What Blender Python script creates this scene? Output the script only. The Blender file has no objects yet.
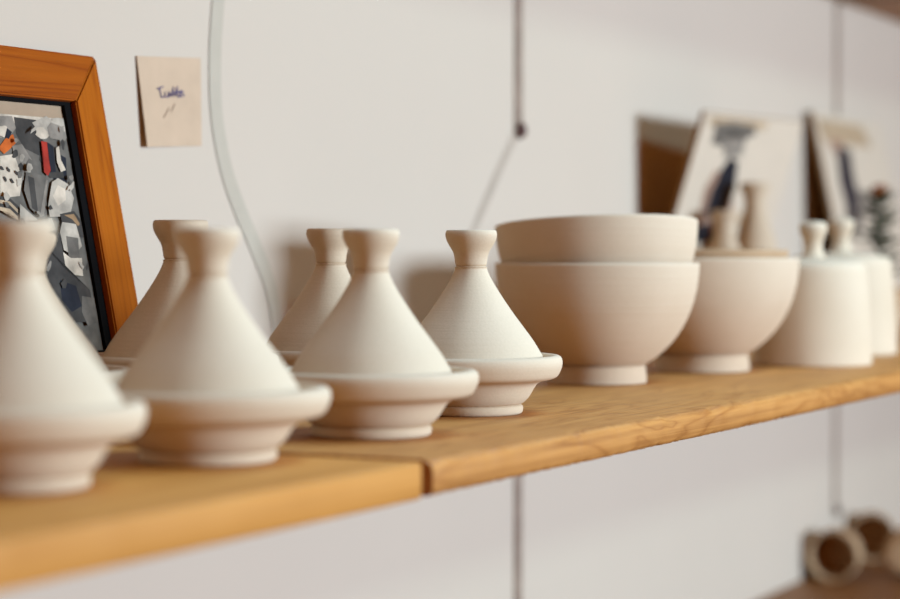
import bpy, bmesh, math, random
from mathutils import Vector, Matrix, Euler
from mathutils import noise as mnoise

random.seed(4)
C = bpy.context.scene.collection
H = 0.12            # height of one tagine in metres; layout below is in tagine heights
ZS = 1.30           # height of the shelf top above the floor
F = 2125.0          # focal length in pixels (85 mm on a 36 mm sensor, 900 px wide)
WALL = 7.70         # distance of the wall

def P(u, n, z=0.0):
    """u along the shelf, n towards the wall, z above the shelf top"""
    return Vector(((u - 10.0) * H, n * H, ZS + z * H))

# ------------------------------------------------------------------ camera
CAM = P(0, 0, 0.882)
yaw_f = Vector((0.8900, 0.4560, 0)).normalized()
RIGHT = Vector((yaw_f.y, -yaw_f.x, 0))
pitch = math.atan(47.5 / F)
FWD = (yaw_f * math.cos(pitch) + Vector((0, 0, -1)) * math.sin(pitch)).normalized()
UP = RIGHT.cross(FWD).normalized()

def ray(px, py):
    return (FWD + RIGHT * ((px - 450) / F) + UP * ((299.5 - py) / F))

def hit(px, py, p0, nrm):
    d = ray(px, py)
    t = (p0 - CAM).dot(nrm) / d.dot(nrm)
    return CAM + d * t

def on_wall(px, py, off=0.0):
    return hit(px, py, P(0, WALL - off, 0), Vector((0, 1, 0)))

def shelf_at(px, depth):
    """point of the shelf top seen in column px at the given depth (tagine heights)"""
    X = (px - 450) / F * depth
    u = 0.4560 * X + 0.8900 * depth
    n = -0.8900 * X + 0.4560 * depth
    return u, n

cd = bpy.data.cameras.new('camera')
cam = bpy.data.objects.new('camera', cd)
C.objects.link(cam)
cam.location = CAM
cam.rotation_euler = FWD.to_track_quat('-Z', 'Y').to_euler()
cd.sensor_width = 36.0
cd.lens = 85.0
cd.clip_start = 0.01
cd.dof.use_dof = True
cd.dof.focus_distance = 11.75 * H
cd.dof.aperture_fstop = 4.3
bpy.context.scene.camera = cam

# ------------------------------------------------------------------ materials
def new_mat(name):
    m = bpy.data.materials.new(name)
    m.use_nodes = True
    nt = m.node_tree
    b = nt.nodes['Principled BSDF']
    return m, nt, b

def L(nt, a, b):
    nt.links.new(a, b)

def coords(nt, scale=(1, 1, 1), rot=(0, 0, 0), loc=(0, 0, 0)):
    tc = nt.nodes.new('ShaderNodeTexCoord')
    mp = nt.nodes.new('ShaderNodeMapping')
    mp.inputs['Scale'].default_value = scale
    mp.inputs['Rotation'].default_value = rot
    mp.inputs['Location'].default_value = loc
    L(nt, tc.outputs['Object'], mp.inputs['Vector'])
    return mp.outputs['Vector']

def noise_tex(nt, vec, scale, detail=4, rough=0.55, dist=0.0):
    n = nt.nodes.new('ShaderNodeTexNoise')
    n.inputs['Scale'].default_value = scale
    n.inputs['Detail'].default_value = detail
    n.inputs['Roughness'].default_value = rough
    n.inputs['Distortion'].default_value = dist
    L(nt, vec, n.inputs['Vector'])
    return n.outputs['Fac']

def ramp(nt, fac, stops):
    r = nt.nodes.new('ShaderNodeValToRGB')
    el = r.color_ramp.elements
    while len(el) < len(stops):
        el.new(0.5)
    for e, (p, c) in zip(el, stops):
        e.position = p
        e.color = (c[0], c[1], c[2], 1)
    L(nt, fac, r.inputs['Fac'])
    return r.outputs['Color']

def mixc(nt, fac, a, b, mode='MIX'):
    m = nt.nodes.new('ShaderNodeMix')
    m.data_type = 'RGBA'
    m.blend_type = mode
    for sock, v in ((m.inputs[0], fac), (m.inputs[6], a), (m.inputs[7], b)):
        if hasattr(v, 'is_output'):
            L(nt, v, sock)
        elif isinstance(v, (tuple, list)):
            sock.default_value = (v[0], v[1], v[2], 1)
        else:
            sock.default_value = v
    return m.outputs[2]

def bump(nt, b, h, strength, dist):
    bp = nt.nodes.new('ShaderNodeBump')
    bp.inputs['Strength'].default_value = strength
    bp.inputs['Distance'].default_value = dist
    L(nt, h, bp.inputs['Height'])
    L(nt, bp.outputs['Normal'], b.inputs['Normal'])

WARM = (0.80, 0.61, 0.40)      # the surfaces are warm; the daylight on them is cool
def K(c):
    return tuple(a * b for a, b in zip(c, WARM))

def clay_mat(name, c, dark, ring=0.25):
    c, dark = K(c), K(dark)
    m, nt, b = new_mat(name)
    v = coords(nt)
    n1 = noise_tex(nt, v, 18, 5)
    col = ramp(nt, n1, [(0.3, dark), (0.7, c)])
    n2 = noise_tex(nt, v, 700, 3)
    L(nt, mixc(nt, 0.06, col, ramp(nt, n2, [(0.35, (0.3, 0.25, 0.2)), (0.65, (1, 1, 1))]), 'MULTIPLY'), b.inputs['Base Color'])
    b.inputs['Roughness'].default_value = 0.85
    b.inputs['Specular IOR Level'].default_value = 0.2
    # throwing rings and grain
    vr = coords(nt, (6, 6, 620))
    n3 = noise_tex(nt, vr, 1.0, 2)
    add = nt.nodes.new('ShaderNodeMath')
    add.operation = 'MULTIPLY_ADD'
    L(nt, n3, add.inputs[0])
    add.inputs[1].default_value = ring * 4
    L(nt, n2, add.inputs[2])
    bump(nt, b, add.outputs[0], 0.22, 0.0006)
    return m

def wood_mat(name, light, mid, dark, axis='x', scale=1.0, seed=0.0, rough=0.55, grain=0.35, bstr=0.25, rings=11.0, along=1.1):
    light, mid, dark = K(light), K(mid), K(dark)
    m, nt, b = new_mat(name)
    s = 1.0 * scale
    if axis == 'x':
        sc = (along * s, 14 * s, 14 * s); fine = (5 * s, 260 * s, 260 * s)
    else:
        sc = (14 * s, 14 * s, 1.1 * s); fine = (260 * s, 260 * s, 5 * s)
    v = coords(nt, sc, loc=(seed, seed * 1.7, seed * 0.6))
    big = noise_tex(nt, v, 1.6, 3, 0.5, 0.9)
    w = nt.nodes.new('ShaderNodeMath'); w.operation = 'MULTIPLY'
    L(nt, big, w.inputs[0]); w.inputs[1].default_value = rings
    fr = nt.nodes.new('ShaderNodeMath'); fr.operation = 'PINGPONG'
    L(nt, w.outputs[0], fr.inputs[0]); fr.inputs[1].default_value = 1.0
    col = ramp(nt, fr.outputs[0], [(0.0, dark), (0.3, mid), (0.75, light), (1.0, light)])
    vf = coords(nt, fine, loc=(seed, 0, seed))
    fn = noise_tex(nt, vf, 1.0, 4, 0.6)
    col2 = mixc(nt, grain, col, ramp(nt, fn, [(0.3, (0.45, 0.36, 0.28)), (0.6, (1, 1, 1))]), 'MULTIPLY')
    blot = noise_tex(nt, coords(nt, loc=(seed, 1, 2)), 9 * s, 3)
    col3 = mixc(nt, 0.35, col2, ramp(nt, blot, [(0.35, mid), (0.7, light)]))
    L(nt, col3, b.inputs['Base Color'])
    b.inputs['Roughness'].default_value = rough
    b.inputs['Specular IOR Level'].default_value = 0.25
    bump(nt, b, fn, bstr, 0.0008)
    return m

def plain(name, c, rough=0.7, spec=0.3, var=0.06, metallic=0.0, sc=40):
    c = K(c)
    m, nt, b = new_mat(name)
    v = coords(nt)
    n = noise_tex(nt, v, sc, 4)
    d = tuple(max(0, x * (1 - 2.2 * var)) for x in c)
    l = tuple(min(1, x * (1 + var)) for x in c)
    L(nt, ramp(nt, n, [(0.3, d), (0.7, l)]), b.inputs['Base Color'])
    b.inputs['Roughness'].default_value = rough
    b.inputs['Specular IOR Level'].default_value = spec
    b.inputs['Metallic'].default_value = metallic
    return m

M = {}
M['clay'] = clay_mat('raw_clay', (0.77, 0.73, 0.69), (0.735, 0.69, 0.64))
M['clay_ring'] = clay_mat('raw_clay_turned', (0.75, 0.695, 0.655), (0.71, 0.65, 0.60), ring=0.6)
M['clay_tan'] = clay_mat('tan_clay', (0.60, 0.46, 0.34), (0.52, 0.39, 0.28))
M['clay_cup'] = clay_mat('cup_clay', (0.66, 0.53, 0.41), (0.60, 0.46, 0.34))
M['plank_pale'] = wood_mat('pale_pine', (0.68, 0.37, 0.105), (0.62, 0.32, 0.08), (0.50, 0.235, 0.05), seed=1.3)
M['plank_right'] = wood_mat('weathered_pine', (0.63, 0.345, 0.12), (0.565, 0.29, 0.092), (0.40, 0.18, 0.046), seed=5.1, grain=0.75, bstr=0.7, rings=17.0, along=2.2)
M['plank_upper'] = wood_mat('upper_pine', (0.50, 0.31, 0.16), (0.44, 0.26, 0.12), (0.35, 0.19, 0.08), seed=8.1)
M['frame_h'] = wood_mat('frame_wood_across', (0.50, 0.145, 0.010), (0.42, 0.11, 0.007), (0.26, 0.055, 0.004), 'x', 1.6, 2.0, 0.4)
M['frame_v'] = wood_mat('frame_wood_upright', (0.56, 0.18, 0.011), (0.48, 0.14, 0.007), (0.33, 0.08, 0.004), 'z', 1.6, 3.0, 0.4)
M['black'] = plain('black_lip', (0.004, 0.0035, 0.003), 0.8, 0.1)
M['mat_board'] = plain('mat_board', (0.50, 0.42, 0.36), 0.85)
M['white_paper'] = plain('white_paper', (0.78, 0.78, 0.80), 0.8, 0.2, 0.02)
M['note_paper'] = plain('note_paper', (0.74, 0.65, 0.60), 0.9, 0.1, 0.03)
M['ink_blue'] = plain('blue_ink', (0.13, 0.12, 0.36), 0.7)
M['ink_faint'] = plain('faint_pencil', (0.50, 0.42, 0.38), 0.8)
M['strip_metal'] = plain('bracket_metal', (0.40, 0.36, 0.37), 0.5, 0.3, 0.1)
M['screw'] = plain('screw_metal', (0.10, 0.045, 0.035), 0.5, 0.4, 0.1)
M['cord_grey'] = plain('grey_cord', (0.63, 0.66, 0.69), 0.7, var=0.02)
M['cord_string'] = plain('pale_string', (0.60, 0.59, 0.62), 0.8)
M['cardboard'] = plain('cardboard', (0.38, 0.25, 0.13), 0.9)
M['leaf'] = plain('green_leaf', (0.055, 0.10, 0.03), 0.6, 0.3, 0.3)
M['rust'] = plain('rust_bloom', (0.42, 0.15, 0.05), 0.7, 0.2, 0.2)
M['soil'] = plain('dark_soil', (0.05, 0.03, 0.02), 0.95)
for nm, c in {'p_dark': (0.020, 0.027, 0.05), 'p_char': (0.075, 0.08, 0.09), 'p_grey': (0.20, 0.21, 0.23),
              'p_mid': (0.36, 0.37, 0.40), 'p_light': (0.60, 0.62, 0.66), 'p_white': (0.80, 0.80, 0.82),
              'p_orange': (0.72, 0.18, 0.03), 'p_red': (0.50, 0.05, 0.035), 'p_tan': (0.45, 0.33, 0.22),
              'p_navy': (0.03, 0.04, 0.075), 'p_rose': (0.50, 0.36, 0.33), 'p_cream': (0.66, 0.58, 0.49)}.items():
    M[nm] = plain(nm, c, 0.5, 0.2, 0.2, sc=70)

def wall_mat():
    m, nt, b = new_mat('plaster_wall')
    v = coords(nt)
    n = noise_tex(nt, v, 2.2, 4)
    L(nt, ramp(nt, n, [(0.3, K((0.74, 0.752, 0.81))), (0.7, K((0.77, 0.783, 0.845)))]), b.inputs['Base Color'])
    b.inputs['Roughness'].default_value = 0.9
    b.inputs['Specular IOR Level'].default_value = 0.15
    bump(nt, b, noise_tex(nt, v, 60, 5), 0.12, 0.002)
    return m
M['wall'] = wall_mat()
M['floor'] = wood_mat('floor_boards', (0.34, 0.20, 0.10), (0.28, 0.16, 0.075), (0.2, 0.10, 0.045), seed=11)

# ------------------------------------------------------------------ mesh helpers
def link(name, bm, mats, parent=None, loc=(0, 0, 0), smooth=True, sharp=40):
    me = bpy.data.meshes.new(name)
    bmesh.ops.recalc_face_normals(bm, faces=bm.faces)
    if smooth:
        for f in bm.faces:
            f.smooth = True
        lim = math.radians(sharp)
        for e in bm.edges:
            if len(e.link_faces) == 2 and e.calc_face_angle(0) > lim:
                e.smooth = False
    bm.to_mesh(me)
    bm.free()
    o = bpy.data.objects.new(name, me)
    C.objects.link(o)
    for m in (mats if isinstance(mats, (list, tuple)) else [mats]):
        me.materials.append(m)
    o.location = loc
    if parent:
        o.parent = parent
    return o

def tag(o, label, cat, group=None):
    o['label'] = label
    o['category'] = cat
    o['kind'] = 'thing'
    if group:
        o['group'] = group
    return o

def thing(name, label, cat, loc, rot=(0, 0, 0), group=None):
    o = bpy.data.objects.new(name, None)
    C.objects.link(o)
    o.empty_display_size = 0.03
    o.location = loc
    o.rotation_euler = rot
    return tag(o, label, cat, group)

def struct(o):
    o['kind'] = 'structure'
    return o

def smooth_profile(pts, sub=4):
    """Catmull-Rom through the profile; a point marked with a third value True is a corner."""
    out = []
    n = len(pts)
    for i in range(n - 1):
        p1, p2 = pts[i], pts[i + 1]
        c1 = len(p1) > 2
        c2 = len(p2) > 2
        a, b = Vector(p1[:2]), Vector(p2[:2])
        p0 = a - (b - a) if (i == 0 or c1) else Vector(pts[i - 1][:2])
        p3 = b + (b - a) if (i + 2 >= n or c2) else Vector(pts[i + 2][:2])
        if i == 0 or c1: p0 = a * 2 - b
        if i + 2 >= n or c2: p3 = b * 2 - a
        for k in range(sub):
            t = k / sub
            q = 0.5 * ((2 * a) + (b - p0) * t + (2 * p0 - 5 * a + 4 * b - p3) * t * t + (3 * a - p0 - 3 * b + p3) * t ** 3)
            out.append((max(q.x, 0.0), q.y))
    out.append(tuple(pts[-1][:2]))
    return out

def lathe(pts, scale=1.0, seg=72, wob=0.0, seed=0.0, sub=4, rs=1.0):
    prof = smooth_profile(pts, sub)
    bm = bmesh.new()
    rings = []
    for r, z in prof:
        if r < 1e-5:
            rings.append([bm.verts.new((0, 0, z * scale))])
            continue
        row = []
        for k in range(seg):
            a = 2 * math.pi * k / seg
            d = 1 + wob * mnoise.noise(Vector((math.cos(a) * 0.9 + seed, math.sin(a) * 0.9, z * 2.5 + seed)))
            rr = r * d * scale * rs
            row.append(bm.verts.new((rr * math.cos(a), rr * math.sin(a), z * scale)))
        rings.append(row)
    for a, b in zip(rings, rings[1:]):
        for k in range(seg):
            k2 = (k + 1) % seg
            if len(a) == 1 and len(b) == 1:
                continue
            if len(a) == 1:
                bm.faces.new((a[0], b[k], b[k2]))
            elif len(b) == 1:
                bm.faces.new((a[k], b[0], a[k2]))
            else:
                bm.faces.new((a[k], b[k], b[k2], a[k2]))
    return bm

def box_bm(bm, lo, hi):
    vs = [bm.verts.new((x, y, z)) for x in (lo[0], hi[0]) for y in (lo[1], hi[1]) for z in (lo[2], hi[2])]
    for q in ((0, 1, 3, 2), (4, 6, 7, 5), (0, 4, 5, 1), (2, 3, 7, 6), (0, 2, 6, 4), (1, 5, 7, 3)):
        bm.faces.new([vs[i] for i in q])
    return vs

def bevel_all(bm, off, seg=2):
    bmesh.ops.bevel(bm, geom=list(bm.edges), offset=off, segments=seg, profile=0.6, affect='EDGES')

def tube(bm, pts, r, seg=10):
    pts = [Vector(p) for p in pts]
    rings = []
    for i, p in enumerate(pts):
        d = (pts[min(i + 1, len(pts) - 1)] - pts[max(i - 1, 0)]).normalized()
        s = d.cross(Vector((0.13, 1, 0.21))).normalized()
        t = d.cross(s).normalized()
        rings.append([bm.verts.new(p + (s * math.cos(2 * math.pi * k / seg) + t * math.sin(2 * math.pi * k / seg)) * r) for k in range(seg)])
    for a, b in zip(rings, rings[1:]):
        for k in range(seg):
            bm.faces.new((a[k], b[k], b[(k + 1) % seg], a[(k + 1) % seg]))
    bm.faces.new(rings[0][::-1])
    bm.faces.new(rings[-1])

def spline(pts, sub=8):
    pts = [Vector(p) for p in pts]
    out = []
    for i in range(len(pts) - 1):
        a, b = pts[i], pts[i + 1]
        p0 = pts[i - 1] if i else a * 2 - b
        p3 = pts[i + 2] if i + 2 < len(pts) else b * 2 - a
        for k in range(sub):
            t = k / sub
            out.append(0.5 * ((2 * a) + (b - p0) * t + (2 * p0 - 5 * a + 4 * b - p3) * t * t + (3 * a - p0 - 3 * b + p3) * t ** 3))
    out.append(pts[-1])
    return out

# ------------------------------------------------------------------ setting
def room_box(name, lo, hi, mat):
    bm = bmesh.new()
    box_bm(bm, lo, hi)
    return struct(link(name, bm, mat, smooth=False))

yw = WALL * H
room_box('wall_back', (-3.0, yw, 0.0), (9.0, yw + 0.15, 3.0), M['wall'])
room_box('floor', (-3.0, -3.2, -0.1), (9.0, yw + 0.15, 0.0), M['floor'])

# ------------------------------------------------------------------ shelf planks
FRONT = 4.175
TH = 0.160
def plank(name, u0, u1, n0, n1, ztop, mat, label, rough=0.0, seed=0, step=0.06):
    """a board with eased long edges; the front top arris may be chipped"""
    x0, x1 = P(u0, 0).x, P(u1, 0).x
    y0, y1 = n0 * H, n1 * H
    zt, zb = ZS + ztop * H, ZS + (ztop - TH) * H
    e = 0.0016
    n = max(2, int((x1 - x0) / (step * H)))
    org = Vector(((x0 + x1) / 2, (y0 + y1) / 2, zb))
    bm = bmesh.new()
    rows = []
    for i in range(n + 1):
        x = x0 + (x1 - x0) * i / n
        c = rough * (0.5 + 0.8 * mnoise.noise(Vector((x * 60, seed, 0))) + 0.9 * abs(mnoise.noise(Vector((x * 240, seed, 3)))))
        c = max(c, 0)
        d = rough * (0.4 + 0.8 * abs(mnoise.noise(Vector((x * 170, seed, 7)))))
        w = 0.0006 * mnoise.noise(Vector((x * 6, seed, 11)))
        sec = [(y0 + e + c * 1.5, zt), (y0 + c * 0.8, zt - e * 0.5 - c * 0.35), (y0 + w, zt - e - c), (y0 + w, zb + e + d),
               (y0 + e * 0.6 + d, zb + d * 0.3), (y0 + e + 2 * d, zb), (y1 - e, zb), (y1, zb + e), (y1, zt - e), (y1 - e, zt)]
        rows.append([bm.verts.new(Vector((x, y, z)) - org) for y, z in sec])
    m = len(rows[0])
    for a, b in zip(rows, rows[1:]):
        for k in range(m):
            bm.faces.new((a[k], b[k], b[(k + 1) % m], a[(k + 1) % m]))
    bm.faces.new(rows[0])
    bm.faces.new(rows[-1][::-1])
    o = link(name, bm, mat, loc=org, sharp=50)
    return tag(o, label, 'shelf')

BACK = WALL - 0.005
JOINT = ((8.97 * 0.89) + (-22 / F * 8.97) * 0.456)
plank('shelf_plank', 2.2, JOINT - 0.06, FRONT, BACK, 0, M['plank_pale'], 'pale yellow pine shelf plank left of the joint, under the nearest tagines', 0.0006, 2)
plank('shelf_plank', JOINT + 0.05, 40, FRONT, BACK, 0, M['plank_right'], 'worn pine shelf plank with chipped front edge, right of the joint under the bowls', 0.0034, 9, 0.035)
UPZ = 3.97 + TH
plank('shelf_plank', 2.2, 40, FRONT, BACK, UPZ, M['plank_upper'], 'upper wooden shelf plank whose underside shows in the top right corner', 0.0004, 5, 0.5)
LOWZ = -2.98
plank('shelf_plank', 12, 40, FRONT, BACK, LOWZ, M['plank_upper'], 'lower wooden shelf plank at bottom right carrying cups on their sides', 0.0004, 6, 0.5)

# ------------------------------------------------------------------ brackets
def bracket(u, ztop, label, length=2.22):
    zt = ztop
    o = thing('shelf_bracket', label, 'bracket', P(u, WALL, zt), group='steel brackets holding the shelves')
    w = 0.075 * H
    bm = bmesh.new()
    box_bm(bm, (-w, -0.016 * H, -length * H), (w, -0.0003, -0.003)); bevel_all(bm, 0.0004, 1)
    link('wall_strip', bm, M['strip_metal'], o)
    bm = bmesh.new()
    box_bm(bm, (-w, -2.9 * H, -0.035 * H), (w, -0.036 * H, -0.0004)); bevel_all(bm, 0.0006, 1)
    link('shelf_arm', bm, M['strip_metal'], o)
    bm = lathe([(0.0, 0.0), (0.062, 0.0), (0.066, 0.015), (0.05, 0.05), (0.0, 0.065)], H, 20)
    bmesh.ops.rotate(bm, verts=bm.verts, cent=(0, 0, 0), matrix=Matrix.Rotation(math.radians(90), 3, 'X'))
    s = link('screw', bm, M['screw'], o, loc=(0, -0.016 * H, -(length - 0.07) * H))
    return o

U1 = (on_wall(517.5, 200).x) / H + 10
U2 = (on_wall(836, 200).x) / H + 10
bracket(U1, 3.97, 'grey steel bracket strip at top centre ending in a dark screw with a string', 2.13)
bracket(U2, 3.97, 'grey steel bracket strip at top right above the leaning print', 2.13)
bracket(U1, -TH, 'grey steel bracket strip below the shelf, under the sharp tagine and stacked bowls')
bracket(U2, -TH, 'grey steel bracket strip far right below the shelf, above the lying cups')

# ------------------------------------------------------------------ cords on the wall
def cord(name, pix, r, mat, label, off=None, flat=0.06):
    off = off or r
    pts = spline([on_wall(x, y, 0.012) for x, y in pix], 8)
    org = pts[-1].copy()
    bm = bmesh.new()
    tube(bm, [p - org for p in pts], r * H)
    for v in bm.verts:
        v.co.y *= flat
    org.y = yw - r * H * flat - 0.0004
    o = link(name, bm, mat, loc=org)
    return tag(o, label, 'cord')

cord('wall_cord', [(222, -60), (219, 0), (216, 50), (217, 110), (226, 165), (240, 208), (256, 246), (272, 290), (280, 340)], 0.07, M['cord_grey'],
     'thick pale grey cord curving down the wall beside the paper note')
cord('hanging_string', [(519, 131), (506, 158), (492, 190), (477, 226), (463, 262), (450, 300)], 0.045, M['cord_string'],
     'thin pale string running down left from the bracket screw behind the tagine', 0.03)

# ------------------------------------------------------------------ paper note
def note():
    c = [on_wall(135, 56), on_wall(199, 58), on_wall(200, 146), on_wall(141, 147)]
    o0 = c[3].copy(); o0.y = yw
    t = thing('paper_note', 'cream paper note with blue handwriting stuck on the wall', 'note', o0)
    nx, nz = 14, 14
    bm = bmesh.new()
    grid = []
    def pos(i, j, dz):
        a, b = i / nx, j / nz
        top = c[0].lerp(c[1], a); bot = c[3].lerp(c[2], a)
        p = bot.lerp(top, b)
        lift = 0.0012 + 0.0042 * (1 - a) ** 1.6 * (1 - b) ** 1.0
        return Vector((p.x, yw - lift - dz, p.z)) - o0
    lay = [[[bm.verts.new(pos(i, j, dz)) for j in range(nz + 1)] for i in range(nx + 1)] for dz in (0.0004, 0.0)]
    for s in lay:
        for i in range(nx):
            for j in range(nz):
                bm.faces.new((s[i][j], s[i + 1][j], s[i + 1][j + 1], s[i][j + 1]))
    f, k = lay
    for i in range(nx):
        bm.faces.new((f[i][0], f[i + 1][0], k[i + 1][0], k[i][0]))
        bm.faces.new((f[i][nz], f[i + 1][nz], k[i + 1][nz], k[i][nz]))
    for j in range(nz):
        bm.faces.new((f[0][j], f[0][j + 1], k[0][j + 1], k[0][j]))
        bm.faces.new((f[nx][j], f[nx][j + 1], k[nx][j + 1], k[nx][j]))
    link('sheet', bm, M['note_paper'], t)
    def onnote(px, py):
        q = on_wall(px, py)
        a = (px - 138) / 62; b = 1 - (py - 57) / 90
        lift = 0.0012 + 0.0042 * (1 - a) ** 1.6 * (1 - b) ** 1.0
        return Vector((q.x, yw - lift - 0.0008, q.z)) - o0
    bm = bmesh.new()
    strokes = [[(154, 89), (157, 88), (160, 87)], [(156, 88), (157, 92), (158, 97), (161, 97)],
               [(162, 92), (162, 96), (165, 97), (166, 92), (167, 97)], [(168, 96), (170, 90), (171, 87), (170, 92), (170, 97)],
               [(172, 96), (174, 89), (175, 87), (174, 93), (175, 97), (178, 95)], [(176, 93), (178, 91), (180, 92), (177, 95), (178, 97), (182, 95)],
               [(171, 93), (176, 92), (181, 93)]]
    for s in strokes:
        tube(bm, spline([onnote(*p) for p in s], 4), 0.00055, 6)
    link('handwriting', bm, M['ink_blue'], t)
    bm = bmesh.new()
    for s in ([(160, 118), (163, 113), (166, 108)], [(168, 112), (170, 108), (172, 104)]):
        tube(bm, spline([onnote(*p) for p in s], 4), 0.0004, 6)
    link('pencil_mark', bm, M['ink_faint'], t)
note()

# ------------------------------------------------------------------ flat prints
def patches(origin, ax, ay, nrm, parent, name, items, base=0.0, step=0.00006):
    """flat printed shapes: pixel outlines dropped onto the plane of the print and kept as one sheet"""
    bm = bmesh.new()
    names = []
    p0 = origin
    for k, (mn, pts) in enumerate(items):
        if mn not in names:
            names.append(mn)
        off = base + step * (k + 1)
        vs = []
        for px, py in pts:
            q = hit(px, py, p0 + nrm * off, nrm) - p0
            vs.append(bm.verts.new((q.dot(ax), q.dot(nrm) * -1.0, q.dot(ay))))
        f = bm.faces.new(vs)
        f.material_index = names.index(mn)
        if f.calc_area() > 0:
            bmesh.ops.triangulate(bm, faces=[f], ngon_method='EAR_CLIP')
    return link(name, bm, [M[n] for n in names], parent, smooth=False)

def blob(cx, cy, rx, ry, rot=0, n=14, jag=0.18, seed=1):
    r = random.Random(seed)
    out = []
    for k in range(n):
        a = 2 * math.pi * k / n
        d = 1 + r.uniform(-jag, jag)
        x, y = rx * d * math.cos(a), ry * d * math.sin(a)
        out.append((cx + x * math.cos(rot) - y * math.sin(rot), cy + x * math.sin(rot) + y * math.cos(rot)))
    return out

# ------------------------------------------------------------------ picture frame
def picture_frame():
    U = 10.21
    lean = math.atan(0.213)
    yawf = math.radians(2.0)
    Wd, Ht, D = 1.75 * H, 2.06 * H, 0.11 * H
    n0 = 0.7402 * U - 0.213 * (0.882 + 0.1127 * U)
    base = P(U, n0, 0.004)
    e = Euler((-lean, 0, -yawf), 'XYZ')
    R = e.to_matrix()
    ax, ay = R @ Vector((1, 0, 0)), R @ Vector((0, 0, 1))
    nrm = -(R @ Vector((0, 1, 0)))       # faces the room
    lift = D * math.sin(lean)
    base = base + Vector((0, 0, lift))
    t = thing('picture_frame', 'orange wooden picture frame leaning on the wall with a photo inside', 'picture frame', base, (-lean, 0, -yawf))
    # local: x to the right edge at 0, y depth (front at 0), z up
    mw = 0.295 * H
    def piece(name, a, b, c, d, mat):
        bm = bmesh.new()
        prof = []
        def rise(p, inner):
            return p
        f = [bm.verts.new((p[0], 0.004 if i < 2 else 0.0, p[1])) for i, p in enumerate((a, b, c, d))]
        k = [bm.verts.new((p[0], D, p[1])) for p in (a, b, c, d)]
        bm.faces.new(f); bm.faces.new(k[::-1])
        for i in range(4):
            j = (i + 1) % 4
            bm.faces.new((f[i], k[i], k[j], f[j]))
        bmesh.ops.bevel(bm, geom=[x for x in bm.edges], offset=0.0012, segments=2, affect='EDGES')
        return link(name, bm, mat, t, sharp=35)
    g = 0.0003
    x0, x1, z0, z1 = -Wd, 0, 0, Ht
    piece('rail', (x0 + g, z1), (x1 - g, z1), (x1 - mw, z1 - mw), (x0 + mw, z1 - mw), M['frame_h'])
    piece('rail', (x1 - g, z0), (x0 + g, z0), (x0 + mw, z0 + mw), (x1 - mw, z0 + mw), M['frame_h'])
    piece('stile', (x1, z1 - g), (x1, z0 + g), (x1 - mw, z0 + mw), (x1 - mw, z1 - mw), M['frame_v'])
    piece('stile', (x0, z0 + g), (x0, z1 - g), (x0 + mw, z1 - mw), (x0 + mw, z0 + mw), M['frame_v'])
    # black inner lip: a rebate round the opening, wider at the sides
    bm = bmesh.new()
    lx, lz, y0, y1 = 0.06 * H, 0.02 * H, 0.012, 0.0125
    box_bm(bm, (x1 - mw - lx, 0.0055, z0 + mw), (x1 - mw + 0.002, D - 0.002, z1 - mw))
    box_bm(bm, (x0 + mw - 0.002, 0.0055, z0 + mw), (x0 + mw + lx, D - 0.002, z1 - mw))
    box_bm(bm, (x0 + mw + lx, 0.0055, z1 - mw - lz), (x1 - mw - lx, D - 0.002, z1 - mw + 0.002))
    box_bm(bm, (x0 + mw + lx, 0.0055, z0 + mw - 0.002), (x1 - mw - lx, D - 0.002, z0 + mw + lz))
    link('inner_lip', bm, M['black'], t, smooth=False)
    bm = bmesh.new()
    box_bm(bm, (x0 + mw - 0.001, 0.0085, z0 + mw - 0.001), (x1 - mw + 0.001, D - 0.001, z1 - mw + 0.001))
    link('mount_board', bm, M['mat_board'], t, smooth=False)
    # the print, mapped on the mount plane
    yb = 0.0083
    org = base + R @ Vector((0, yb, 0))
    def loc2pix(x, z):
        q = base + R @ Vector((x, yb, z)) - CAM
        d = q.dot(FWD)
        return (450 + F * q.dot(RIGHT) / d, 299.5 - F * q.dot(UP) / d)
    il, ir = x0 + mw + lx, x1 - mw - lx
    tp = z1 - mw - lz - 0.075 * H
    bt = z0 + mw + lz
    sheet = [loc2pix(il, tp), loc2pix(ir + 0.001, tp), loc2pix(ir + 0.001, bt), loc2pix(il, bt)]
    tp2 = tp - 0.05 * H
    inner = [loc2pix(il + 0.004, tp2), loc2pix(ir - 0.000, tp2), loc2pix(ir - 0.000, bt), loc2pix(il + 0.004, bt)]
    it = [('p_white', sheet), ('p_grey', inner)]
    A = lambda m, *pts: it.append((m, list(pts)))
    Bq = lambda m, *a, **k: it.append((m, blob(*a, **k)))
    # heads and shoulders of people in a street, black and white with spots of colour
    A('p_char', (14, 117), (36, 120), (43, 140), (40, 156), (24, 148), (16, 134))
    A('p_mid', (0, 116), (12, 116), (16, 128), (10, 136), (0, 138))
    A('p_dark', (56, 152), (66, 158), (68, 200), (56, 190), (50, 165))
    Bq('p_light', 46, 127, 13, 9, 0.3, seed=3)
    Bq('p_white', 42, 133, 7, 5, 0.5, seed=5)
    Bq('p_mid', 60, 130, 12, 12, 0.2, seed=6)
    Bq('p_light', 60, 122, 9, 4, 0.2, seed=8)
    A('p_char', (42, 140), (60, 150), (64, 178), (50, 178), (40, 160))
    Bq('p_white', 3, 131, 5, 6, seed=9)
    A('p_orange', (5, 139), (13, 134), (16, 143), (9, 150), (4, 154), (0, 150), (0, 146))
    A('p_dark', (7, 128), (12, 132), (9, 139), (5, 137))
    A('p_mid', (12, 146), (22, 144), (32, 160), (30, 182), (22, 180), (17, 165))
    A('p_white', (0, 156), (14, 154), (22, 176), (20, 196), (0, 198))
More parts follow.
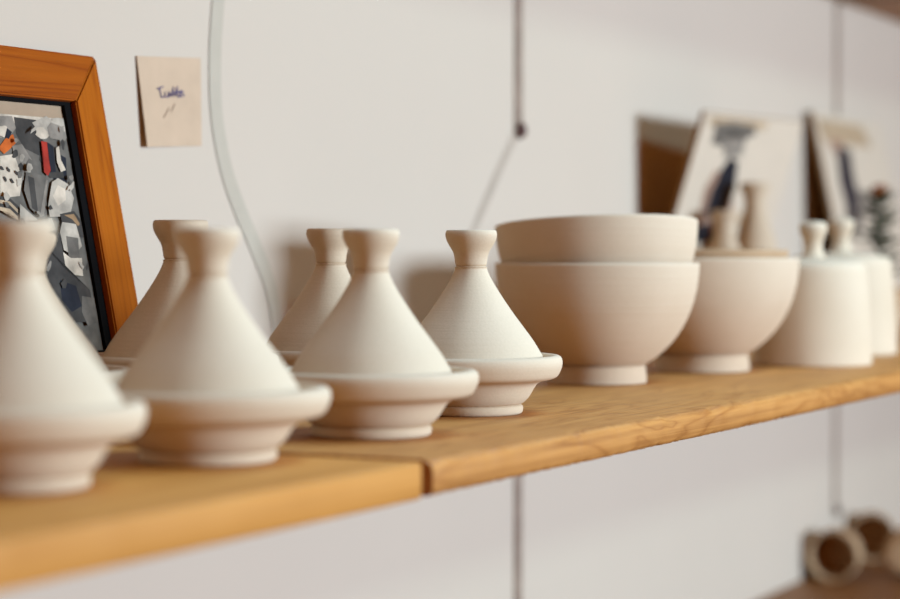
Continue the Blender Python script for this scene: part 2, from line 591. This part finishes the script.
    for k in range(9):
        Bq(['p_char', 'p_light', 'p_grey'][k % 3], 15 + (k * 7) % 15, 154 + k * 4, 2.6, 3.6, 0.4, 9, 0.4, seed=20 + k)
    for k in range(5):
        Bq('p_char', 2 + k * 3.5, 168 + (k * 11) % 20, 1.2, 3.2, -0.5, 8, 0.4, seed=40 + k)
    A('p_red', (41, 141), (47, 142), (48, 158), (51, 170), (48, 176), (44, 172), (44, 156))
    A('p_dark', (47, 142), (53, 146), (56, 172), (51, 172), (49, 158))
    A('p_white', (56, 148), (59, 146), (61, 160), (66, 170), (61, 172), (57, 162))
    A('p_light', (70, 158), (74, 158), (80, 174), (77, 175), (72, 168))
    A('p_grey', (26, 172), (46, 176), (47, 214), (40, 218), (30, 208), (24, 190))
    A('p_char', (28, 176), (34, 178), (38, 212), (32, 208))
    A('p_mid', (46, 180), (48, 180), (44, 216), (40, 217))
    A('p_light', (52, 182), (58, 178), (68, 184), (74, 198), (70, 216), (50, 217), (48, 206))
    A('p_white', (58, 185), (65, 189), (66, 200), (58, 206), (53, 196))
    A('p_char', (60, 214), (74, 211), (82, 220), (87, 236), (82, 240), (76, 226), (62, 222))
    A('p_tan', (64, 215), (74, 214), (80, 224), (78, 226), (72, 219))
    A('p_light', (62, 222), (76, 224), (82, 246), (74, 256), (64, 250), (60, 232))
    A('p_grey', (66, 236), (78, 238), (80, 262), (70, 266))
    A('p_white', (63, 252), (71, 258), (82, 258), (83, 276), (66, 274))
    for k in range(4):
        A(['p_char', 'p_cream'][k % 2], (0, 196 + 3.6 * k), (10, 198 + 3.6 * k), (18, 206 + 3.6 * k), (18, 209.5 + 3.6 * k), (9, 201.5 + 3.6 * k), (0, 199.5 + 3.6 * k))
    A('p_light', (20, 204), (40, 222), (52, 218), (56, 230), (30, 236), (20, 222))
    A('p_char', (36, 236), (60, 232), (66, 270), (90, 290), (96, 322), (70, 322), (46, 280))
    A('p_dark', (60, 280), (76, 286), (82, 306), (72, 312), (62, 300))
    A('p_grey', (82, 296), (94, 298), (100, 322), (88, 326), (82, 312))
    rr = random.Random(17)
    for k in range(26):
        bx, by = rr.uniform(0, 95), rr.uniform(124, 300)
        Bq(rr.choice(['p_char', 'p_grey', 'p_mid', 'p_light']), bx, by, rr.uniform(1.2, 4), rr.uniform(2, 6), rr.uniform(-0.8, 0.8), 9, 0.35, seed=100 + k)
    xs = [loc2pix(ir, tp2), loc2pix(ir, bt)]
    def clip(pts):
        def edge_x(y):
            (xa, ya), (xb, yb2) = xs
            return xa + (xb - xa) * (y - ya) / (yb2 - ya)
        return [(min(x, edge_x(y)), y) for x, y in pts]
    it = it[:2] + [(m, clip(p)) for m, p in it[2:]]
    # pattern pixel outlines are given in the frame's own plane
    patches(org, ax, ay, nrm, t, 'photo_print', it, base=0.0).location = (0, yb, 0)
picture_frame()

# ------------------------------------------------------------------ tagines
DISH = [(0.0, 0.0), (0.24, 0.0), (0.268, 0.0), (0.280, 0.010), (0.283, 0.030), (0.279, 0.044), (0.268, 0.052, True), (0.288, 0.062), (0.317, 0.092), (0.350, 0.146),
        (0.372, 0.168), (0.405, 0.181), (0.449, 0.191), (0.474, 0.205), (0.489, 0.230), (0.499, 0.258), (0.501, 0.284), (0.494, 0.306), (0.476, 0.318), (0.454, 0.316), (0.438, 0.300),
        (0.428, 0.278), (0.412, 0.258), (0.36, 0.245), (0.25, 0.19), (0.0, 0.17)]
LID = [(0.330, 0.262), (0.402, 0.262), (0.410, 0.270), (0.408, 0.286), (0.396, 0.306), (0.345, 0.392), (0.290, 0.468), (0.236, 0.540), (0.186, 0.612),
       (0.142, 0.680), (0.110, 0.735), (0.093, 0.772), (0.0865, 0.792), (0.084, 0.800), (0.0, 0.800)]
KNOB = [(0.0, 0.7985), (0.080, 0.7985), (0.0795, 0.803), (0.085, 0.810), (0.088, 0.825), (0.091, 0.850), (0.099, 0.880), (0.115, 0.908), (0.130, 0.934), (0.139, 0.960),
        (0.1405, 0.978), (0.137, 0.993), (0.129, 1.0), (0.115, 0.997), (0.10, 0.984), (0.06, 0.962), (0.0, 0.955)]

def tagine(px, depth, s, ds, rot, seed, label):
    u, n = shelf_at(px, depth)
    t = thing('tagine', label, 'tagine', P(u, n, 0.002), (0, 0, rot), 'raw clay tagines on the shelf')
    link('dish', lathe(DISH, H * s, 96, 0.012, seed, rs=ds), M['clay'], t)
    lid = link('lid', lathe(LID, H * s, 96, 0.012, seed + 3), M['clay'], t)
    link('knob', lathe(KNOB, H * s, 64, 0.02, seed + 5), M['clay'], lid)
    # the lid sits a hair off centre
    r = random.Random(int(seed * 10))
    lid.location = (r.uniform(-0.004, 0.004) * H, r.uniform(-0.004, 0.004) * H, 0)
    return t

tagine(17, 7.94, 1.0, 0.955, 0.3, 1.1, 'nearest raw clay tagine at the left edge, in front of the picture frame')
tagine(207.5, 8.966, 0.98, 1.06, 1.4, 2.2, 'second nearest clay tagine in the front row, above the pale plank')
tagine(371, 10.216, 0.99, 1.045, 2.4, 3.3, 'third front-row clay tagine, standing behind the plank joint')
tagine(471, 11.60, 1.0, 1.0, 4.0, 4.4, 'sharp clay tagine standing directly left of the stacked bowls')
tagine(181, 11.36, 1.05, 1.0, 0.9, 5.5, 'back-row clay tagine standing against the right side of the picture frame')
tagine(331.5, 12.33, 1.015, 1.0, 5.0, 6.6, 'back-row clay tagine half hidden behind the third front-row tagine')
tagine(29, 10.40, 0.97, 1.05, 2.9, 7.7, 'mostly hidden clay tagine behind the nearest one, only its dish rim showing')

# ------------------------------------------------------------------ bowls
BOWL = [(0.0, 0.115), (0.30, 0.115), (0.325, 0.128), (0.40, 0.175), (0.50, 0.270), (0.575, 0.375), (0.630, 0.490), (0.665, 0.610), (0.683, 0.720), (0.690, 0.800),
        (0.688, 0.818), (0.676, 0.824), (0.663, 0.816), (0.655, 0.790), (0.640, 0.690), (0.605, 0.540), (0.545, 0.400), (0.46, 0.285), (0.33, 0.20), (0.0, 0.16)]
FOOT = [(0.0, 0.03), (0.22, 0.03), (0.26, 0.0), (0.325, 0.0), (0.336, 0.008), (0.334, 0.05), (0.328, 0.095), (0.322, 0.122), (0.318, 0.1225), (0.0, 0.1225)]

def bowl(loc, s, sz, label, mat='clay_ring', rot=(0, 0, 0), seed=0.0, group='thrown clay bowls on the shelf', foot_r=1.0):
    t = thing('bowl', label, 'bowl', loc, rot, group)
    def sc(pts, rs=1):
        return [(p[0] * rs, p[1] * sz) + tuple(p[2:]) for p in pts]
    link('body', lathe(sc(BOWL), H * s, 112, 0.006, seed), M[mat], t)
    link('foot_ring', lathe(sc(FOOT, foot_r), H * s, 96, 0.006, seed), M[mat], t)
    return t

u, n = shelf_at(597, 14.36)
bowl(P(u, n, 0.002), 1.0, 0.98, 'large clay bowl at the bottom of the stack of two', seed=1)
# nested on top, tipped up towards the room
tilt = Matrix.Rotation(math.radians(-4.2), 3, RIGHT) @ Matrix.Rotation(math.radians(-1.6), 3, yaw_f)
bowl(P(u + 0.0, n - 0.02, 0.275), 0.995, 0.98, 'clay bowl nested on top of the stack, tipped slightly', rot=tilt.to_euler(), seed=2)
u2, n2 = shelf_at(703, 15.8)
bowl(P(u2, n2, 0.002), 1.03, 0.985, 'large clay bowl right of the stacked pair, holding a tan bowl', seed=3)
bowl(P(u2, n2, 0.34), 0.90, 0.76, 'tan bowl nested inside the bowl right of the stack, only its rim showing', 'clay_tan', seed=4, rot=(0.01, 0, 0))

# ------------------------------------------------------------------ lidded jars
JAR = [(0.0, 0.0), (0.40, 0.0), (0.44, 0.0), (0.455, 0.012), (0.456, 0.05), (0.450, 0.25), (0.437, 0.50), (0.420, 0.68), (0.408, 0.755), (0.385, 0.795), (0.345, 0.806), (0.335, 0.800), (0.33, 0.78), (0.0, 0.78)]
JLID = [(0.0, 0.782), (0.322, 0.782), (0.328, 0.800), (0.31, 0.812), (0.22, 0.826), (0.12, 0.834), (0.06, 0.838), (0.0, 0.838)]
JKNOB = [(0.0, 0.832), (0.095, 0.832), (0.080, 0.870), (0.072, 0.92), (0.078, 0.97), (0.098, 1.02), (0.108, 1.06), (0.10, 1.10), (0.06, 1.118), (0.0, 1.12)]
def jar(px, depth, s, label, seed):
    u, n = shelf_at(px, depth)
    t = thing('lidded_jar', label, 'jar', P(u, n, 0.002), (0, 0, seed), 'lidded clay jars')
    link('body', lathe(JAR, H * s, 80, 0.01, seed), M['clay'], t)
    l = link('lid', lathe(JLID, H * s, 80, 0.01, seed), M['clay'], t)
    link('knob', lathe(JKNOB, H * s, 48, 0.01, seed), M['clay'], l)
jar(813, 16.6, 1.0, 'wide lidded clay jar standing right of the bowl with the tan rim', 1)
jar(841, 18.4, 1.05, 'second lidded clay jar peeking out behind the first jar', 2)

# ------------------------------------------------------------------ small vases behind the bowl
VASE = [(0.0, 0.0), (0.16, 0.0), (0.175, 0.02), (0.20, 0.25), (0.20, 0.50), (0.165, 0.72), (0.11, 0.86), (0.085, 0.95), (0.09, 1.04), (0.118, 1.10), (0.12, 1.13), (0.10, 1.14),
        (0.075, 1.12), (0.06, 1.0), (0.0, 0.98)]
def vase(px, depth, s, rs, label, seed, mat='clay'):
    u, n = shelf_at(px, depth)
    o = link('clay_bottle', lathe(VASE, H * s, 56, 0.01, seed, rs=rs), M[mat], None, P(u, n, 0.002))
    tag(o, label, 'bottle', 'small clay bottles behind the bowl')
vase(725, 20.3, 1.12, 1.0, 'short cream clay bottle behind the bowl with the tan rim, left of a taller one', 3)
vase(755, 20.6, 1.36, 0.88, 'taller clay bottle behind the bowl with the tan rim, in front of the hanging print', 4)

# ------------------------------------------------------------------ prints at the wall
def print_board(name, label, cat, base, R, w, h, items, border='white_paper', thick=0.006):
    e = R.to_euler()
    ax, ay, nrm = R @ Vector((1, 0, 0)), R @ Vector((0, 0, 1)), -(R @ Vector((0, 1, 0)))
    t = thing(name, label, cat, base, e)
    bm = bmesh.new()
    box_bm(bm, (0, 0, 0), (w, thick, h)); bevel_all(bm, 0.0008, 1)
    link('backing', bm, M['cardboard'], t, smooth=False)
    bm = bmesh.new()
    box_bm(bm, (0, -0.0006, 0), (w, -0.0001, h))
    link('sheet', bm, M[border], t, smooth=False)
    pr = patches(base + nrm * 0.0007, ax, ay, nrm, t, 'printed_picture', items)
    pr.location = (0, -0.0007, 0)
    return t

# hung print tipping forward at the top
tl = 0.34
pt_top = P(18.85, 6.967, 2.197)
hgt = 2.05 * H / math.cos(math.atan(tl))
R1 = Euler((math.atan(tl), 0, math.radians(-10)), 'XYZ').to_matrix()
base1 = pt_top - (R1 @ Vector((0, 0, 1))) * hgt
items = [('p_cream', [(712, 116), (768, 122), (766, 130), (708, 126)]),
         ('p_grey', [(716, 124), (736, 122), (752, 126), (757, 134), (748, 138), (736, 132), (726, 134), (720, 146), (712, 144)]),
         ('p_mid', [(722, 138), (746, 138), (742, 156), (724, 158)]),
         ('p_rose', [(704, 190), (716, 170), (734, 176), (730, 236), (694, 238)]),
         ('p_dark', [(731, 157), (738, 162), (735, 186), (726, 212), (714, 220), (704, 214), (712, 190), (722, 168)]),
         ('p_dark', [(698, 226), (710, 222), (712, 240), (700, 244), (694, 238)]),
         ('p_tan', [(748, 186), (760, 184), (762, 200), (748, 224), (740, 238), (738, 222), (748, 204)]),
         ('p_rose', [(714, 222), (728, 214), (734, 228), (724, 244), (712, 244)])]
print_board('hanging_print', 'white-bordered photo print tipped forward from the wall behind the bowls', 'print', base1, R1, 1.95 * H, hgt, items)

# print leaning back on the wall, far right
lean2 = math.atan(0.21)
R2 = Euler((-lean2, 0, 0), 'XYZ').to_matrix()
Tw = on_wall(812, 112, 0.12)
h2 = (Tw.z - ZS) / math.cos(lean2)
base2 = Tw - (R2 @ Vector((0, 0, 1))) * h2 + Vector((0, 0, 0.002))
items2 = [('p_cream', [(816, 118), (862, 126), (872, 148), (824, 142)]),
          ('p_rose', [(828, 138), (842, 142), (846, 156), (834, 154)]),
          ('p_navy', [(838, 146), (850, 150), (853, 172), (858, 196), (862, 230), (848, 230), (846, 204), (840, 182), (838, 162)]),
          ('p_mid', [(856, 188), (870, 194), (876, 216), (864, 220)]),
          ('p_char', [(848, 214), (856, 216), (858, 238), (848, 238)])]
print_board('leaning_print', 'cream photo print with a dark figure leaning on the wall at far right', 'print', base2, R2, 2.9 * H, h2, items2)

# ------------------------------------------------------------------ little plant
def plant():
    u, n = shelf_at(879, 22.5)
    t = thing('potted_plant', 'small dark green leafy plant with a rust top at the right edge behind the jars', 'plant', P(u, n, 0.002))
    link('pot', lathe([(0, 0), (0.2, 0), (0.22, 0.02), (0.27, 0.45), (0.275, 0.5), (0.25, 0.5), (0.24, 0.44), (0, 0.42)], H, 48), M['clay_tan'], t)
    link('soil', lathe([(0, 0.425), (0.238, 0.425), (0.15, 0.455), (0, 0.46)], H, 32), M['soil'], t)
    r = random.Random(5)
    bm = bmesh.new()
    tube(bm, spline([(0, 0, 0.45 * H), (0.02 * H, 0, 0.9 * H), (0, 0.02 * H, 1.5 * H)], 6), 0.018 * H, 8)
    link('stem', bm, M['leaf'], t)
    bm = bmesh.new()
    for k in range(64):
        z = 0.6 + 0.85 * k / 64 + r.uniform(-0.03, 0.03)
        a = k * 2.4
        ln = (0.36 - 0.17 * (z - 0.6)) * r.uniform(0.8, 1.15)
        tip = r.uniform(-0.06, 0.16)
        d = Vector((math.cos(a), math.sin(a), 0)); s = Vector((-d.y, d.x, 0))
        o = Vector((0, 0, z))
        w = ln * 0.30
        pts = [o, o + d * ln * 0.4 + s * w + Vector((0, 0, tip * 0.5)), o + d * ln + Vector((0, 0, tip)), o + d * ln * 0.4 - s * w + Vector((0, 0, tip * 0.5)), o + d * ln * 0.45 + Vector((0, 0, tip * 0.5 - 0.02))]
        v = [bm.verts.new(p * H) for p in pts]
        bm.faces.new((v[0], v[1], v[4])); bm.faces.new((v[1], v[2], v[4])); bm.faces.new((v[2], v[3], v[4])); bm.faces.new((v[3], v[0], v[4]))
    fo = link('foliage', bm, M['leaf'], t)
    bm = bmesh.new()
    for k in range(14):
        a = k * 2.4
        c = Vector((math.cos(a) * 0.05, math.sin(a) * 0.05, 1.50 + 0.005 * k)) * H
        bmesh.ops.create_icosphere(bm, subdivisions=1, radius=0.04 * H, matrix=Matrix.Translation(c))
    link('flower_head', bm, M['rust'], t)
plant()

# ------------------------------------------------------------------ cups lying on the lower shelf
def cup(u, n, zc, r, ln, label, seed, yaw=0.0):
    """a cup on its side, mouth towards -u"""
    k = r / 0.5
    pts = [(0.0, ln), (0.30 * k, ln), (0.36 * k, ln - 0.02), (0.44 * k, ln * 0.80), (0.49 * k, ln * 0.45), (0.5 * k, 0.02), (0.48 * k, -0.008), (0.452 * k, 0.0),
           (0.44 * k, 0.08), (0.43 * k, ln * 0.5), (0.36 * k, ln * 0.86), (0.0, ln * 0.90)]
    bm = lathe(pts, H, 56, 0.012, seed)
    bmesh.ops.rotate(bm, verts=bm.verts, cent=(0, 0, 0), matrix=Matrix.Rotation(math.radians(90), 3, 'Y'))
    o = link('clay_cup', bm, M['clay_cup'], None, P(u, n, LOWZ + zc))
    o.rotation_euler = (0, 0, yaw)
    tag(o, label, 'cup', 'cups lying on the lower shelf')
cup(24.1, 7.32, 0.304, 0.30, 0.66, 'clay cup on its side whose dark round mouth faces the camera, on the lower shelf', 4, 0.12)
cup(25.9, 7.36, 0.304, 0.30, 0.60, 'clay cup on its side further along the lower shelf, behind the dark-mouthed cup', 5, 0.30)
cup(25.1, 6.62, 0.304, 0.30, 0.62, 'pale clay cup at the bottom right edge with its base turned to the camera', 6, math.pi + 0.1)

# ------------------------------------------------------------------ light
def area(name, loc, target, sx, sy, power, col):
    l = bpy.data.lights.new(name, 'AREA')
    l.shape = 'RECTANGLE'
    l.size, l.size_y = sx, sy
    l.energy = power
    l.color = col
    o = bpy.data.objects.new(name, l)
    C.objects.link(o)
    o.location = loc
    o.rotation_euler = (Vector(target) - Vector(loc)).to_track_quat('-Z', 'Y').to_euler()
    return o

KEY, HIGH, TOP_FILL, AMB = (270, (0.50, 0.697, 0.975)), (37, (0.56, 0.90, 1.0)), (38, (0.325, 0.60, 0.94)), (0.30, (1.0, 0.33, 0.01))
area('low_window_daylight', (0.74, -3.1, 1.63), (0.42, 0.63, 1.40), 0.95, 0.45, KEY[0], KEY[1])
area('high_window_daylight', (0.8, -3.1, 2.88), (0.42, 0.63, 1.40), 0.45, 0.35, HIGH[0], HIGH[1])
area('overhead_fill', (0.35, 0.04, 2.6), (0.35, 0.60, 1.3), 1.7, 0.3, TOP_FILL[0], TOP_FILL[1])  # added unseen fill light, brightens the tagine cones and shelf top from above

w = bpy.data.worlds.new('room_light')
bpy.context.scene.world = w
w.use_nodes = True
bg = w.node_tree.nodes['Background']
bg.inputs['Color'].default_value = AMB[1] + (1,)
bg.inputs['Strength'].default_value = AMB[0]

vs = bpy.context.scene.view_settings
vs.view_transform = 'Standard'
vs.look = 'None'
vs.exposure = 0.0
vs.gamma = 1.0
vs.use_curve_mapping = False
